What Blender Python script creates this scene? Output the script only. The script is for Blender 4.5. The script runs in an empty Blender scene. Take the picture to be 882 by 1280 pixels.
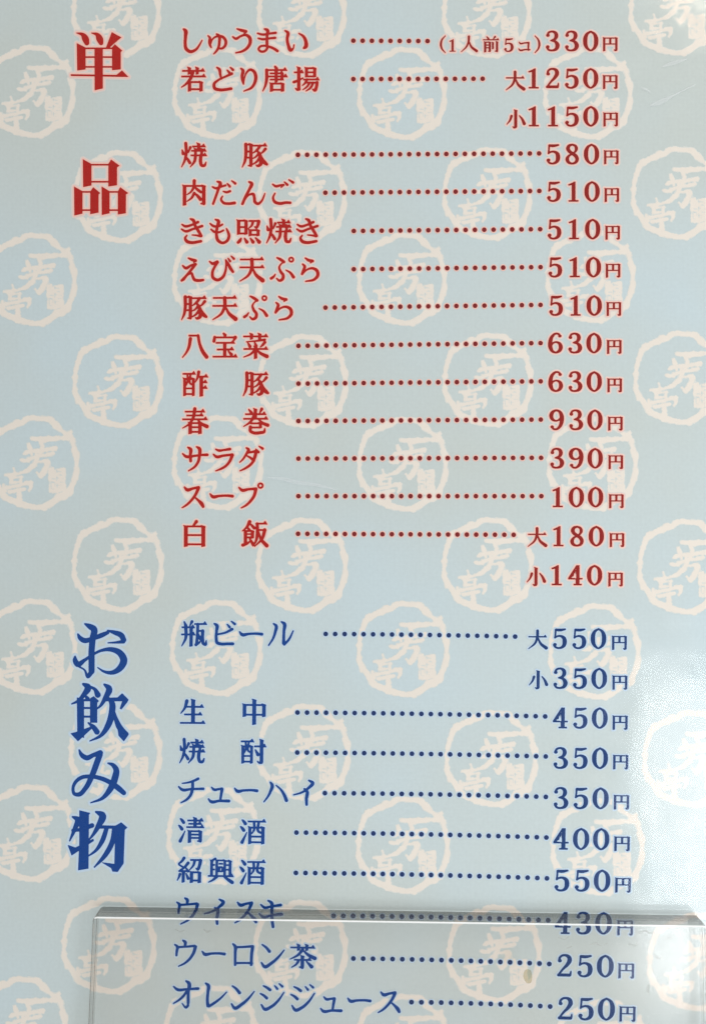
import bpy, math, random
import numpy as np

# ---------------------------------------------------------------- units
# the sheet is measured in print units: 1 unit = 0.25 mm, origin at the upper left of what the camera frames
S = 0.00025
CX, CY, DIST = 441.0, 640.0, 1200.0
def W(x, y, z=0.0):
    return ((x - CX) * S, (CY - y) * S, z * S)

sc = bpy.context.scene
col = sc.collection

# ---------------------------------------------------------------- camera
cam_d = bpy.data.cameras.new('camera')
cam = bpy.data.objects.new('camera', cam_d); col.objects.link(cam)
cam.location = (0, 0, DIST * S)
cam_d.sensor_fit = 'VERTICAL'; cam_d.sensor_height = 36.0
cam_d.lens = 36.0 * DIST / 1280.0
cam_d.clip_start = 0.01; cam_d.clip_end = 50
cam_d.dof.use_dof = True
cam_d.dof.focus_distance = 0.318
cam_d.dof.aperture_fstop = 18.0
sc.camera = cam

# ---------------------------------------------------------------- room light and added fill lamps
wd = bpy.data.worlds.new('World'); sc.world = wd; wd.use_nodes = True
bg = wd.node_tree.nodes['Background']
bg.inputs['Color'].default_value = (1.0, 0.995, 0.98, 1)
bg.inputs['Strength'].default_value = 0.47

def area(name, x, y, h, wx, wy, power, color, aim=None):
    d = bpy.data.lights.new(name, 'AREA'); d.shape = 'RECTANGLE'
    d.size = wx * S; d.size_y = wy * S; d.energy = power; d.color = color
    o = bpy.data.objects.new(name, d); col.objects.link(o)
    o.location = W(x, y, h)
    if aim:                                               # tilted lamps point at the sheet, the others straight down
        import mathutils
        o.rotation_euler = (mathutils.Vector(W(*aim, 0)) - o.location).to_track_quat('-Z', 'Y').to_euler()
    return o
area('window_light', 2150, 1850, 2400, 1260, 1200, 4.0, (0.95, 0.98, 1.0))
area('ceiling_lamp', 1830, -1420, 2400, 420, 420, 0.55, (1.0, 0.9, 0.74))

area('fill_light_far', 441, -3260, 2900, 3600, 2400, 4.2, (1.0, 0.99, 0.97), (441, 640))  # this and the next two: unseen fills added to brighten the sheet without reflecting
area('fill_light_right', 4500, 300, 2900, 2400, 3600, 3.2, (0.97, 0.99, 1.0), (441, 640))
area('fill_light_left', -3700, 300, 2900, 2400, 3600, 0.9, (1.0, 0.93, 0.86), (441, 640))

sc.view_settings.view_transform = 'Standard'
sc.view_settings.look = 'None'
sc.view_settings.exposure = 0.0
sc.view_settings.gamma = 1.0
sc.render.engine = 'CYCLES'
sc.cycles.transparent_max_bounces = 24
sc.cycles.max_bounces = 5
sc.cycles.diffuse_bounces = 2
sc.cycles.glossy_bounces = 3

# ---------------------------------------------------------------- materials
def srgb(r, g, b):
    f = lambda v: (v / 255.0 / 12.92) if v / 255.0 <= 0.04045 else ((v / 255.0 + 0.055) / 1.055) ** 2.4
    return (f(r), f(g), f(b), 1.0)

def new_mat(name):
    m = bpy.data.materials.new(name); m.use_nodes = True
    nt = m.node_tree
    for n in list(nt.nodes): nt.nodes.remove(n)
    out = nt.nodes.new('ShaderNodeOutputMaterial')
    return m, nt, out

def print_mat(name, c, var=0.05, scale=420.0, rough=0.7):
    """printed ink or paper: base colour with fine mottling of the print screen"""
    m, nt, out = new_mat(name)
    b = nt.nodes.new('ShaderNodeBsdfPrincipled')
    b.inputs['Roughness'].default_value = rough
    b.inputs['Specular IOR Level'].default_value = 0.15
    tc = nt.nodes.new('ShaderNodeTexCoord')
    geo = nt.nodes.new('ShaderNodeNewGeometry')
    n1 = nt.nodes.new('ShaderNodeTexNoise'); n1.inputs['Scale'].default_value = scale; n1.inputs['Detail'].default_value = 3
    n2 = nt.nodes.new('ShaderNodeTexNoise'); n2.inputs['Scale'].default_value = scale / 12; n2.inputs['Detail'].default_value = 2
    nt.links.new(geo.outputs['Position'], n1.inputs['Vector'])
    nt.links.new(geo.outputs['Position'], n2.inputs['Vector'])
    add = nt.nodes.new('ShaderNodeMath'); add.operation = 'ADD'
    nt.links.new(n1.outputs['Fac'], add.inputs[0]); nt.links.new(n2.outputs['Fac'], add.inputs[1])
    mr = nt.nodes.new('ShaderNodeMapRange')
    mr.inputs['From Min'].default_value = 0.6; mr.inputs['From Max'].default_value = 1.4
    mr.inputs['To Min'].default_value = 1 - var; mr.inputs['To Max'].default_value = 1 + var
    nt.links.new(add.outputs[0], mr.inputs['Value'])
    mul = nt.nodes.new('ShaderNodeVectorMath'); mul.operation = 'SCALE'
    mul.inputs[0].default_value = c[:3]
    nt.links.new(mr.outputs['Result'], mul.inputs['Scale'])
    nt.links.new(mul.outputs[0], b.inputs['Base Color'])
    nt.links.new(b.outputs[0], out.inputs['Surface'])
    return m

def paper_mat():
    """pale blue printed ground: patchy print density, woven scan lines, slightly greener and yellower patches"""
    m, nt, out = new_mat('pale_blue_print')
    N = nt.nodes; L = nt.links
    b = N.new('ShaderNodeBsdfPrincipled'); b.inputs['Roughness'].default_value = 0.75
    b.inputs['Specular IOR Level'].default_value = 0.15
    geo = N.new('ShaderNodeNewGeometry')
    big = N.new('ShaderNodeTexNoise'); big.inputs['Scale'].default_value = 11; big.inputs['Detail'].default_value = 3
    L.new(geo.outputs['Position'], big.inputs['Vector'])
    r = N.new('ShaderNodeValToRGB')
    r.color_ramp.elements[0].position = 0.36; r.color_ramp.elements[0].color = srgb(*PAPER_A)
    r.color_ramp.elements[1].position = 0.64; r.color_ramp.elements[1].color = srgb(*PAPER_B)
    L.new(big.outputs['Fac'], r.inputs['Fac'])
    # fine weave of the print screen
    sep = N.new('ShaderNodeSeparateXYZ'); L.new(geo.outputs['Position'], sep.inputs[0])
    ws = []
    for ax, f in (('X', 2 * math.pi / (5.3 * S)), ('Y', 2 * math.pi / (4.7 * S))):
        mu = N.new('ShaderNodeMath'); mu.operation = 'MULTIPLY'; mu.inputs[1].default_value = f
        L.new(sep.outputs[ax], mu.inputs[0])
        sn = N.new('ShaderNodeMath'); sn.operation = 'SINE'; L.new(mu.outputs[0], sn.inputs[0]); ws.append(sn)
    ad = N.new('ShaderNodeMath'); ad.operation = 'ADD'
    L.new(ws[0].outputs[0], ad.inputs[0]); L.new(ws[1].outputs[0], ad.inputs[1])
    fine = N.new('ShaderNodeTexNoise'); fine.inputs['Scale'].default_value = 900; fine.inputs['Detail'].default_value = 2
    L.new(geo.outputs['Position'], fine.inputs['Vector'])
    ma = N.new('ShaderNodeMath'); ma.operation = 'MULTIPLY_ADD'; ma.inputs[1].default_value = 0.0035; 
    L.new(ad.outputs[0], ma.inputs[0])
    mr = N.new('ShaderNodeMapRange'); mr.inputs['From Min'].default_value = 0.3; mr.inputs['From Max'].default_value = 0.7
    mr.inputs['To Min'].default_value = 0.98; mr.inputs['To Max'].default_value = 1.02
    L.new(fine.outputs['Fac'], mr.inputs['Value']); L.new(mr.outputs[0], ma.inputs[2])
    sc_ = N.new('ShaderNodeVectorMath'); sc_.operation = 'SCALE'
    L.new(r.outputs['Color'], sc_.inputs[0]); L.new(ma.outputs[0], sc_.inputs['Scale'])
    L.new(sc_.outputs[0], b.inputs['Base Color'])
    L.new(b.outputs[0], out.inputs['Surface'])
    return m

PAPER_A = (189, 197, 194)
PAPER_B = (189, 203, 207)

def clear_mat(name, tint=(1, 1, 1), rough=0.03, bump=0.0, bscale=40.0, ior=1.5, wear=0.0, body=None, body_fac=0.0):
    """clear plastic skin: lets light straight through, mirrors by Fresnel, optional waviness and greasy wear"""
    m, nt, out = new_mat(name)
    N = nt.nodes; L = nt.links
    tr = N.new('ShaderNodeBsdfTransparent'); tr.inputs['Color'].default_value = (*tint, 1)
    gl = N.new('ShaderNodeBsdfGlossy'); gl.inputs['Roughness'].default_value = rough
    fr = N.new('ShaderNodeFresnel'); fr.inputs['IOR'].default_value = ior
    mx = N.new('ShaderNodeMixShader')
    L.new(fr.outputs[0], mx.inputs['Fac']); L.new(tr.outputs[0], mx.inputs[1]); L.new(gl.outputs[0], mx.inputs[2])
    geo = N.new('ShaderNodeNewGeometry')
    # a thin skin reflects alike from both sides
    pick = N.new('ShaderNodeMix'); pick.data_type = 'FLOAT'
    pick.inputs[2].default_value = ior; pick.inputs[3].default_value = 1.0 / ior
    L.new(geo.outputs['Backfacing'], pick.inputs[0]); L.new(pick.outputs[0], fr.inputs['IOR'])
    if bump > 0:
        n = N.new('ShaderNodeTexNoise'); n.inputs['Scale'].default_value = bscale; n.inputs['Detail'].default_value = 3.2
        n.inputs['Roughness'].default_value = 0.55; n.inputs['Distortion'].default_value = 0.6
        L.new(geo.outputs['Position'], n.inputs['Vector'])
        bp = N.new('ShaderNodeBump'); bp.inputs['Strength'].default_value = 1.0; bp.inputs['Distance'].default_value = bump
        L.new(n.outputs['Fac'], bp.inputs['Height'])
        L.new(bp.outputs[0], gl.inputs['Normal'])
    last = mx
    if wear > 0:
        n = N.new('ShaderNodeTexNoise'); n.inputs['Scale'].default_value = 55; n.inputs['Detail'].default_value = 7
        n.inputs['Roughness'].default_value = 0.7
        L.new(geo.outputs['Position'], n.inputs['Vector'])
        mr = N.new('ShaderNodeMapRange'); mr.inputs['From Min'].default_value = 0.35; mr.inputs['From Max'].default_value = 0.75
        mr.inputs['To Min'].default_value = rough; mr.inputs['To Max'].default_value = rough + wear
        L.new(n.outputs['Fac'], mr.inputs['Value']); L.new(mr.outputs[0], gl.inputs['Roughness'])
    if body is not None:
        df = N.new('ShaderNodeBsdfDiffuse'); df.inputs['Color'].default_value = (*body, 1)
        m2 = N.new('ShaderNodeMixShader'); m2.inputs['Fac'].default_value = body_fac
        L.new(last.outputs[0], m2.inputs[1]); L.new(df.outputs[0], m2.inputs[2]); last = m2
    L.new(last.outputs[0], out.inputs['Surface'])
    return m

M = {
    'paper': paper_mat(),
    'white_edge': print_mat('white_laminate_edge', srgb(225, 225, 220)),
    'stamp': print_mat('cream_print', srgb(222, 214, 204), 0.02),
    'stamp_soft': print_mat('cream_print_soft_edge', srgb(208, 209, 204), 0.02),
    'pink_soft': print_mat('pink_outline_soft_edge', srgb(213, 203, 198), 0.02),
    'ice_soft': print_mat('ice_blue_outline_soft_edge', srgb(188, 204, 215), 0.02),
    'red': print_mat('bright_red_ink', srgb(166, 18, 8), 0.08),
    'dark_red': print_mat('deep_red_ink', srgb(136, 20, 13), 0.08),
    'dot_red': print_mat('red_dot_ink', srgb(118, 24, 26), 0.08),
    'blue': print_mat('blue_ink', srgb(0, 60, 132), 0.08),
    'dark_blue': print_mat('deep_blue_ink', srgb(4, 50, 106), 0.08),
    'dot_blue': print_mat('blue_dot_ink', srgb(20, 46, 96), 0.08),
    'pink': print_mat('pink_outline_print', srgb(232, 188, 176), 0.03),
    'ice': print_mat('ice_blue_outline_print', srgb(184, 204, 224), 0.03),
    'film': clear_mat('laminate_film', (0.99, 0.99, 0.99), 0.075, 0.0008, 12, wear=0.15, ior=1.41),
    'acrylic': clear_mat('clear_acrylic', (0.99, 0.987, 0.985), 0.10, 0.00006, 30, wear=0.10, ior=1.17),
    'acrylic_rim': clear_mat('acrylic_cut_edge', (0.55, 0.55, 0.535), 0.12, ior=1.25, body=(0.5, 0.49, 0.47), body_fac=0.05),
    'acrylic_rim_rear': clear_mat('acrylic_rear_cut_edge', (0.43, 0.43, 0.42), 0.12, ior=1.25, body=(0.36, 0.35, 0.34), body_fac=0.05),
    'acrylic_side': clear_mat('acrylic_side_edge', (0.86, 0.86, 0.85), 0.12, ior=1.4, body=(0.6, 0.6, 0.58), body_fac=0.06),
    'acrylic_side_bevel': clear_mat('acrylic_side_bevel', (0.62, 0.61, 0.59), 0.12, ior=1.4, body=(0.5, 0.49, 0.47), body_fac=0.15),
    'acrylic_bevel_glint': clear_mat('acrylic_bevel_painted_glint', (0.9, 0.9, 0.9), 0.1, ior=1.5, body=(0.95, 0.96, 0.96), body_fac=0.8),  # whitish body colour paints in the bright reflection along the bevel
    'stain': clear_mat('dried_olive_stain', (0.78, 0.75, 0.62), 0.4, ior=1.3, body=(0.33, 0.30, 0.17), body_fac=0.16),
    'scuff': clear_mat('grey_scuff', (0.91, 0.90, 0.89), 0.4, ior=1.3, body=(0.35, 0.34, 0.32), body_fac=0.08),
    'crease': clear_mat('pale_film_crease', (1, 1, 1), 0.4, ior=1.3, body=(0.85, 0.88, 0.9), body_fac=0.22),
    'table': print_mat('pale_table_laminate', srgb(200, 196, 188), 0.06, 80),
}

# ---------------------------------------------------------------- outlines: brush strokes -> distance field -> mesh
def catmull(pts, n=7):
    P = np.array(pts, float)
    if len(P) < 3: return P
    a = np.vstack([2 * P[0] - P[1], P, 2 * P[-1] - P[-2]])
    out = []
    for i in range(1, len(a) - 2):
        p0, p1, p2, p3 = a[i - 1], a[i], a[i + 1], a[i + 2]
        # tangents limited by the neighbouring chord so that tight bends do not loop
        def tan(pa, pb, pc):
            la = np.hypot(*(pb - pa)[:2]) + 1e-6; lb = np.hypot(*(pc - pb)[:2]) + 1e-6
            return ((pb - pa) / la * lb + (pc - pb) / lb * la) / (la + lb)
        d = np.hypot(*(p2 - p1)[:2])
        m1, m2 = tan(p0, p1, p2) * d, tan(p1, p2, p3) * d
        for k in range(n):
            t = k / n
            out.append((2*t**3 - 3*t*t + 1) * p1 + (t**3 - 2*t*t + t) * m1 + (-2*t**3 + 3*t*t) * p2 + (t**3 - t*t) * m2)
    out.append(P[-1])
    return np.array(out)

def sd_path(X, Y, P):
    """signed distance to a round brush drawn along P = (x, y, diameter)"""
    best = np.full(X.shape, 1e9)
    if len(P) == 1:
        return np.hypot(X - P[0][0], Y - P[0][1]) - P[0][2] / 2
    for (x1, y1, w1), (x2, y2, w2) in zip(P[:-1], P[1:]):
        dx, dy = x2 - x1, y2 - y1
        t = np.clip(((X - x1) * dx + (Y - y1) * dy) / (dx * dx + dy * dy + 1e-9), 0, 1)
        d = np.hypot(X - x1 - t * dx, Y - y1 - t * dy) - (w1 + (w2 - w1) * t) / 2
        np.minimum(best, d, out=best)
    return best

def sd_poly(X, Y, pts):
    d = np.full(X.shape, 1e9); s = np.ones(X.shape, bool)
    n = len(pts)
    for i in range(n):
        (x1, y1), (x2, y2) = pts[i], pts[(i + 1) % n]
        dx, dy = x2 - x1, y2 - y1
        t = np.clip(((X - x1) * dx + (Y - y1) * dy) / (dx * dx + dy * dy + 1e-9), 0, 1)
        np.minimum(d, np.hypot(X - x1 - t * dx, Y - y1 - t * dy), out=d)
        cross = ((y1 > Y) != (y2 > Y)) & (X < dx * (Y - y1) / (dy + (1e-12 if dy == 0 else 0)) + x1)
        s ^= cross
    return np.where(s, d, -d)

TK, VK = 5.2, 11.0         # thickness of a thin horizontal and of a thick upright, in hundredths of a character
def parse(desc):
    """stroke language: h = horizontal ending in a triangle, t = plain thin horizontal, v = thick upright with a cut top,
    b = brush curve x y width ..., p = polygon, o = small ring, x = brush that removes"""
    out = []
    for st in desc.split(';'):
        a = st.split()
        if not a: continue
        k, v = a[0], [float(q) for q in a[1:]]
        if k == 'h':
            x1, y, x2 = v[:3]; w = v[3] if len(v) > 3 else TK
            out.append(('poly', [(x1, y - w/2 + .5), (x2 - 13, y - w/2), (x2 - 6, y - w/2 - 7.5), (x2 + 1.5, y + w/2), (x1, y + w/2)]))
        elif k == 't':
            x1, y, x2 = v[:3]; w = v[3] if len(v) > 3 else TK
            out.append(('poly', [(x1, y - w/2), (x2, y - w/2), (x2, y + w/2), (x1, y + w/2)]))
        elif k == 'v':
            x, y1, y2 = v[:3]; w = v[3] if len(v) > 3 else VK
            out.append(('poly', [(x - w/2 - 2.5, y1 - 2.5), (x + w/2, y1 + 1.5), (x + w/2 + 1.5, y1 + 3.5), (x + w/2, y1 + 8),
                                 (x + w/2, y2 - 1), (x - w/2, y2 + 1.5), (x - w/2, y1 + 4)]))
        elif k in 'bx':
            P = [v[i:i+3] for i in range(0, len(v), 3)]
            out.append(('path' if k == 'b' else 'cut', catmull(P)))
        elif k == 'p':
            out.append(('poly', [(v[i], v[i+1]) for i in range(0, len(v), 2)]))
        elif k == 'o':
            cx, cy, r, w = v
            out.append(('path', [(cx + r*math.cos(a), cy + r*math.sin(a), w) for a in np.linspace(0, 2*math.pi, 15)]))
    return out

def field(strokes, X, Y):
    d = np.full(X.shape, 1e9)
    for k, g in strokes:
        if k == 'path': np.minimum(d, sd_path(X, Y, g), out=d)
        elif k == 'poly': np.minimum(d, sd_poly(X, Y, g), out=d)
    for k, g in strokes:
        if k == 'cut': np.maximum(d, -sd_path(X, Y, g), out=d)
    return d

def contour_mesh(D, xs, ys, level=0.0):
    """filled marching squares of D < level; whole cells are merged into runs"""
    F = D - level
    ins = F < 0
    V, Fc, idx = [], [], {}
    def vert(key, x, y):
        i = idx.get(key)
        if i is None:
            i = len(V); idx[key] = i; V.append((x, y))
        return i
    nr, nc = F.shape
    full = ins[:-1, :-1] & ins[1:, :-1] & ins[:-1, 1:] & ins[1:, 1:]
    some = (ins[:-1, :-1] | ins[1:, :-1] | ins[:-1, 1:] | ins[1:, 1:]) & ~full
    for r in range(nr - 1):
        c = 0; row = full[r]
        if row.any():
            while c < nc - 1:
                if row[c]:
                    c0 = c
                    while c < nc - 1 and row[c]: c += 1
                    Fc.append([vert((r, c0), xs[c0], ys[r]), vert((r, c), xs[c], ys[r]),
                               vert((r+1, c), xs[c], ys[r+1]), vert((r+1, c0), xs[c0], ys[r+1])])
                else: c += 1
    for r, c in zip(*np.nonzero(some)):
        cor = [(r, c), (r, c+1), (r+1, c+1), (r+1, c)]
        poly = []
        for k in range(4):
            a, b = cor[k], cor[(k + 1) % 4]
            fa, fb = F[a], F[b]
            if fa < 0: poly.append(vert((int(a[0]), int(a[1])), xs[a[1]], ys[a[0]]))
            if (fa < 0) != (fb < 0):
                t = fa / (fa - fb)
                lo, hi = (a, b) if a < b else (b, a)
                poly.append(vert(('e', int(lo[0]), int(lo[1]), int(hi[0]), int(hi[1])), xs[a[1]] + t*(xs[b[1]]-xs[a[1]]), ys[a[0]] + t*(ys[b[0]]-ys[a[0]])))
        if len(poly) > 2: Fc.append(poly)
    return np.array(V, float).reshape(-1, 2), Fc

class Glyph:
    """outline of one character in its own units: centre (cx, cy); em = size of the character box in those units"""
    cache = {}
    def __init__(self, cx, cy, em, desc, res=84, weight=0.013):
        self.c = (cx, cy); self.em = em; self.desc = desc; self.res = res; self.m = {}; self.weight = weight
    def mesh(self, halo_em):
        """(ink, halo) meshes, coordinates relative to the centre in ems"""
        k = round(halo_em, 4)
        if k not in self.m:
            pad = 0.62 + halo_em * 1.75
            n = int(self.res * pad * 2)
            g = np.linspace(-pad, pad, n)
            X, Y = np.meshgrid(g * self.em + self.c[0], g * self.em + self.c[1])
            D = field(parse(self.desc), X, Y) / self.em
            ink = contour_mesh(D, g, g, self.weight)
            halo = contour_mesh(D, g, g, halo_em)
            soft = contour_mesh(D, g, g, halo_em * 1.75)
            self.m[k] = (ink, halo, soft)
        return self.m[k]

# ---------------------------------------------------------------- characters
G = {}
def kanji(ch, d): G[ch] = Glyph(50, 50, 100, d)
def kana(ch, cx, cy, d, em=148.5): G[ch] = Glyph(cx, cy, em, d, 84, 0.018)
def digit(ch, d): G[ch] = Glyph(33, 50, 100, d, 66, 0.016)

YU = 'v 9 28 96 9;v 43 28 96 9;t 9 31 43;t 9 68 43 4.5;t 9 90 43 5;b 20 12 6 20 42 6 15 56 3;b 32 12 6 32 50 6 40 54 4;h 2 11 51'
SUI = 'b 8 6 4 14 12 9 20 20 11;b 2 32 4 8 38 9 14 46 11;b 8 93 11 16 76 7 26 54 2'
kanji('若', 'h 6 18 92;v 33 5 31 10;v 64 5 31 10;h 3 40 96;b 47 24 11 38 48 10 22 68 7 3 82 2;v 34 60 97;v 79 60 97;t 34 62 79;t 34 90 79')
kanji('唐', 'b 50 2 7 55 9 11;h 14 15 95;b 17 15 10 17 50 10 12 75 7 2 97 2;h 30 28 82;h 24 40 97;h 30 52 82;v 77 28 54 9;v 54 18 62 10;v 36 66 98;v 79 66 98;t 36 68 79;t 36 92 79')
kanji('揚', 'h 2 24 38;v 20 4 90;b 22 90 9 14 92 7 7 86 2;b 1 62 9 18 56 7 36 46 3;v 50 6 42 10;v 82 6 42 10;t 50 8 82;t 50 24 82 4.5;t 50 40 82;h 38 52 99;b 52 52 8 46 64 7 34 76 2;t 48 64 92;b 91 64 11 89 80 10 82 94 10 74 90 3;b 62 65 8 52 80 6 36 92 2;b 76 65 8 66 84 7 48 97 2')
kanji('焼', 'b 18 4 10 20 36 10 15 68 8 2 96 2;b 4 30 3 8 44 11;b 36 20 9 28 40 3;b 20 58 4 28 70 9 34 80 10;h 44 16 94;v 68 4 30 10;h 40 33 97;v 56 24 46 9;v 80 24 46 9;h 38 51 99;b 56 51 10 53 72 9 36 96 2;b 77 51 11 76 78 11 80 90 10 90 91 9 97 78 3')
kanji('豚', 'b 16 8 11 16 50 10 12 75 8 2 97 2;v 36 6 90 11;b 36 91 9 26 91 3;t 16 9 36;t 16 36 36;t 16 60 36;h 44 13 97;b 72 14 9 60 30 8 44 42 2;b 58 28 4 72 54 12 71 88 11 60 92 6 56 88 2;b 66 42 7 58 54 6 42 64 2;b 70 58 7 60 74 7 40 88 2;b 92 26 10 82 38 6 72 46 2;b 70 40 4 82 68 9 90 80 13 98 86 8')
kanji('肉', 'v 12 20 97 12;v 87 20 90 12;b 87 91 11 76 91 3;t 12 22 87;b 50 2 11 48 26 9 38 44 6 22 56 2;b 50 24 4 62 36 9 76 46 9;b 50 50 9 40 68 7 22 82 2;b 50 50 4 62 60 9 74 74 12')
kanji('照', 'v 12 7 62;v 41 7 62;t 12 9 41;t 12 34 41;t 12 59 41;t 52 10 90;b 90 12 12 88 24 10 80 36 7 74 32 2;b 68 12 9 64 26 7 50 40 2;v 57 44 68 10;v 88 44 68 10;t 57 46 88;t 57 64 88;b 22 78 4 16 88 11 10 94 9;b 35 78 4 44 92 12;b 58 78 4 68 92 12;b 78 76 4 92 92 13')
kanji('天', 'h 5 12 95;h 3 43 97;b 50 12 12 50 44 11 38 72 8 4 97 2;b 52 44 4 66 72 10 92 94 15')
kanji('八', 'b 34 22 11 28 55 9 18 76 6 3 95 2;t 28 10 66;b 64 10 9 70 42 9 82 72 12 97 93 13')
kanji('宝', 'b 46 2 6 51 8 11;t 12 17 90;b 11 16 9 8 32 10;b 91 17 12 82 34 3;h 16 38 88;v 50 38 90;h 20 64 84;h 4 92 98;b 64 70 4 76 84 11')
kanji('菜', 'h 3 13 97;v 34 2 24 10;v 66 2 24 10;b 86 26 8 50 31 5 14 34 2;b 20 38 4 28 52 11;b 46 36 4 52 50 11;b 86 36 10 76 48 7 68 55 2;h 4 62 97;v 50 52 99;b 48 63 8 36 78 7 4 94 2;b 52 63 4 68 78 9 94 91 13')
kanji('酢', YU + ';b 64 4 10 60 24 8 50 44 2;h 60 22 99;v 74 24 98 12;h 76 44 96;h 76 66 96')
kanji('春', 'h 12 12 88;h 18 27 82;h 2 42 98;b 50 1 11 42 40 9 26 62 6 3 76 2;b 60 42 4 74 58 9 97 70 13;v 32 55 98 12;v 70 55 98 12;t 32 57 70;t 32 73 70;t 32 91 70')
kanji('巻', 'b 24 4 4 34 17 11;b 74 2 10 66 18 3;h 10 22 90;h 3 40 97;v 49 1 40 11;b 46 24 10 32 50 8 4 70 2;b 60 40 4 76 56 9 97 65 12;t 30 58 68;v 69 56 76 10;t 30 74 68;b 30 72 11 30 88 10 40 94 10 70 94 10 83 91 9 86 78 3')
kanji('白', 'b 56 1 11 42 20 5;v 15 18 98 13;v 83 18 98 13;t 15 20 83;t 15 54 83;t 15 90 83')
kanji('飯', 'b 30 2 12 20 22 8 2 38 2;b 30 8 4 48 26 11;v 14 36 90 11;v 41 36 66 11;t 14 38 41;t 14 50 41 4;t 14 63 41;b 22 24 4 28 33 10;b 4 93 11 18 88 8 38 74 3;b 30 68 4 44 90 12;h 54 9 97;b 60 10 10 60 50 10 56 74 8 44 97 2;t 60 34 88;b 89 34 12 80 66 9 50 98 2;b 64 38 4 76 72 10 97 95 13')
kanji('瓶', 'b 12 3 4 18 18 11;b 42 2 10 34 18 3;h 3 24 52;h 1 52 54;b 18 24 11 18 66 9 3 97 2;v 39 24 98 11;h 52 11 99;b 65 12 9 63 60 9 61 88 10;b 58 92 10 70 84 6 79 74 2;t 64 38 84;b 84 38 11 84 70 10 88 88 10 95 91 9 98 76 3;b 68 52 4 75 68 11')
kanji('生', 'b 27 8 12 20 34 8 4 56 2;h 20 30 92;v 52 2 94 13;h 18 60 86;h 2 93 98')
kanji('中', 'v 12 20 68 12;v 88 20 68 12;t 12 23 88;t 12 61 88;v 50 2 99 13')
kanji('酎', YU + ';h 54 30 99;v 82 4 90 12;b 82 92 11 74 94 7 66 88 2;b 58 44 4 68 62 12')
kanji('清', SUI + ';h 36 12 96;h 40 25 90;h 32 38 99;v 65 1 38 11;v 44 52 98 11;v 86 52 92 11;b 86 92 10 76 92 3;t 44 54 86;t 44 67 86;t 44 80 86')
kanji('酒', SUI + ';h 30 11 99;v 38 32 98 10;v 89 32 98 11;t 38 35 89;t 38 70 89;t 38 92 89;b 54 13 8 54 44 7 46 58 3;b 72 13 8 72 50 8 84 56 6')
kanji('紹', 'b 27 3 10 17 17 7 7 26 5 22 38 5;b 43 22 10 28 40 7 8 54 4;t 8 54 40;b 34 40 4 43 54 9;v 25 56 97 10;b 12 66 9 8 78 6 2 90 2;b 36 64 4 44 82 10;t 52 10 92;b 91 12 12 88 30 10 80 46 8 74 42 2;b 69 12 9 64 30 7 48 50 2;v 57 56 98 11;v 88 56 98 11;t 57 58 88;t 57 90 88')
kanji('興', 'b 28 4 8 14 11 5;v 14 10 70 9;t 14 28 26 4.5;t 14 46 26 4.5;v 34 8 66 8;v 65 8 66 8;t 34 10 65 4.5;t 42 23 57 4.5;v 44 36 54 6;v 56 36 54 6;t 44 36 56 4;t 44 53 56 4;t 72 12 86 4.5;v 86 10 70 9;t 72 28 86 4.5;t 72 46 86 4.5;h 1 71 99;b 34 74 10 22 85 7 3 96 2;b 62 73 4 78 84 10 95 95 12')
kanji('茶', 'h 3 14 97;v 34 2 25 10;v 66 2 25 10;b 50 22 11 34 42 8 2 60 2;b 52 25 4 72 42 10 98 55 13;h 18 62 84;v 50 46 92 12;b 50 92 10 38 90 2;b 34 68 9 26 80 6 8 92 2;b 66 68 4 86 88 13')
kanji('円', 'v 10 10 98 13;v 90 10 90 13;b 90 91 12 82 94 8 76 90 3;t 10 13 90;t 10 52 90;v 50 14 52 12')
kanji('大', 'h 3 33 97;b 50 2 13 49 36 12 38 66 9 3 97 2;b 52 36 4 66 68 11 96 92 16')
kanji('小', 'v 50 2 90 14;b 50 91 12 42 95 8 34 90 2;b 28 34 12 20 56 8 3 78 2;b 70 32 4 84 50 10 95 74 15')
kanji('人', 'b 50 2 13 48 34 11 34 66 8 2 97 2;b 50 28 4 64 64 11 98 92 15')
kanji('前', 'b 24 2 4 34 14 11;b 76 2 10 64 17 3;h 1 21 99;v 14 34 98 12;v 43 34 92 12;b 43 92 10 34 93 3;t 14 36 43;t 14 54 43;t 14 71 43;v 62 36 78 10;v 88 32 92 12;b 88 92 11 76 92 3')
kanji('コ', 'b 14 26 5 21 35 9 50 32 8 84 29 10;b 83 31 12 81 60 11 81 84 9;b 10 74 4 17 83 9 60 80 8 90 81 9')
kanji('(', 'b 62 0 3 42 24 8 36 50 11 42 76 8 62 100 3')
kanji(')', 'b 38 0 3 58 24 8 64 50 11 58 76 8 38 100 3')
digit('0', 'b 33 3 6 18 14 10 10 34 15 9 50 16 10 66 15 18 86 10 33 97 6 48 86 10 56 66 15 57 50 16 56 34 15 48 14 10 33 3 6')
digit('1', 'p 12 16 30 8 40 2 44 2 44 94 58 94 58 99 14 99 14 94 29 94 29 16 14 20')
digit('2', 'b 15 28 13;b 13 27 8 15 14 7 24 5 7 36 3 8 50 10 13 54 25 15 46 44 12 28 66 7 12 90 6;b 12 92 11 36 92 11 55 92 11;b 60 74 2 58 88 6 56 94 5')
digit('3', 'b 14 22 13;b 12 20 7 18 8 7 33 3 7 47 10 12 51 25 14 44 41 10 27 48 4;b 27 48 4 46 53 10 56 71 16 50 90 12 33 97 7 18 94 7 10 82 7;b 13 79 13')
digit('4', 'p 38 2 50 2 50 65 63 65 63 70 50 70 50 94 60 94 60 99 27 99 27 94 36 94 36 70 3 70 3 64;x 35 18 4 35 24 5;x 34 26 3 34 62 9 34 63 9;x 29 40 5 29 60 11;x 20 52 3 16 61 4 24 60 11')
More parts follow.
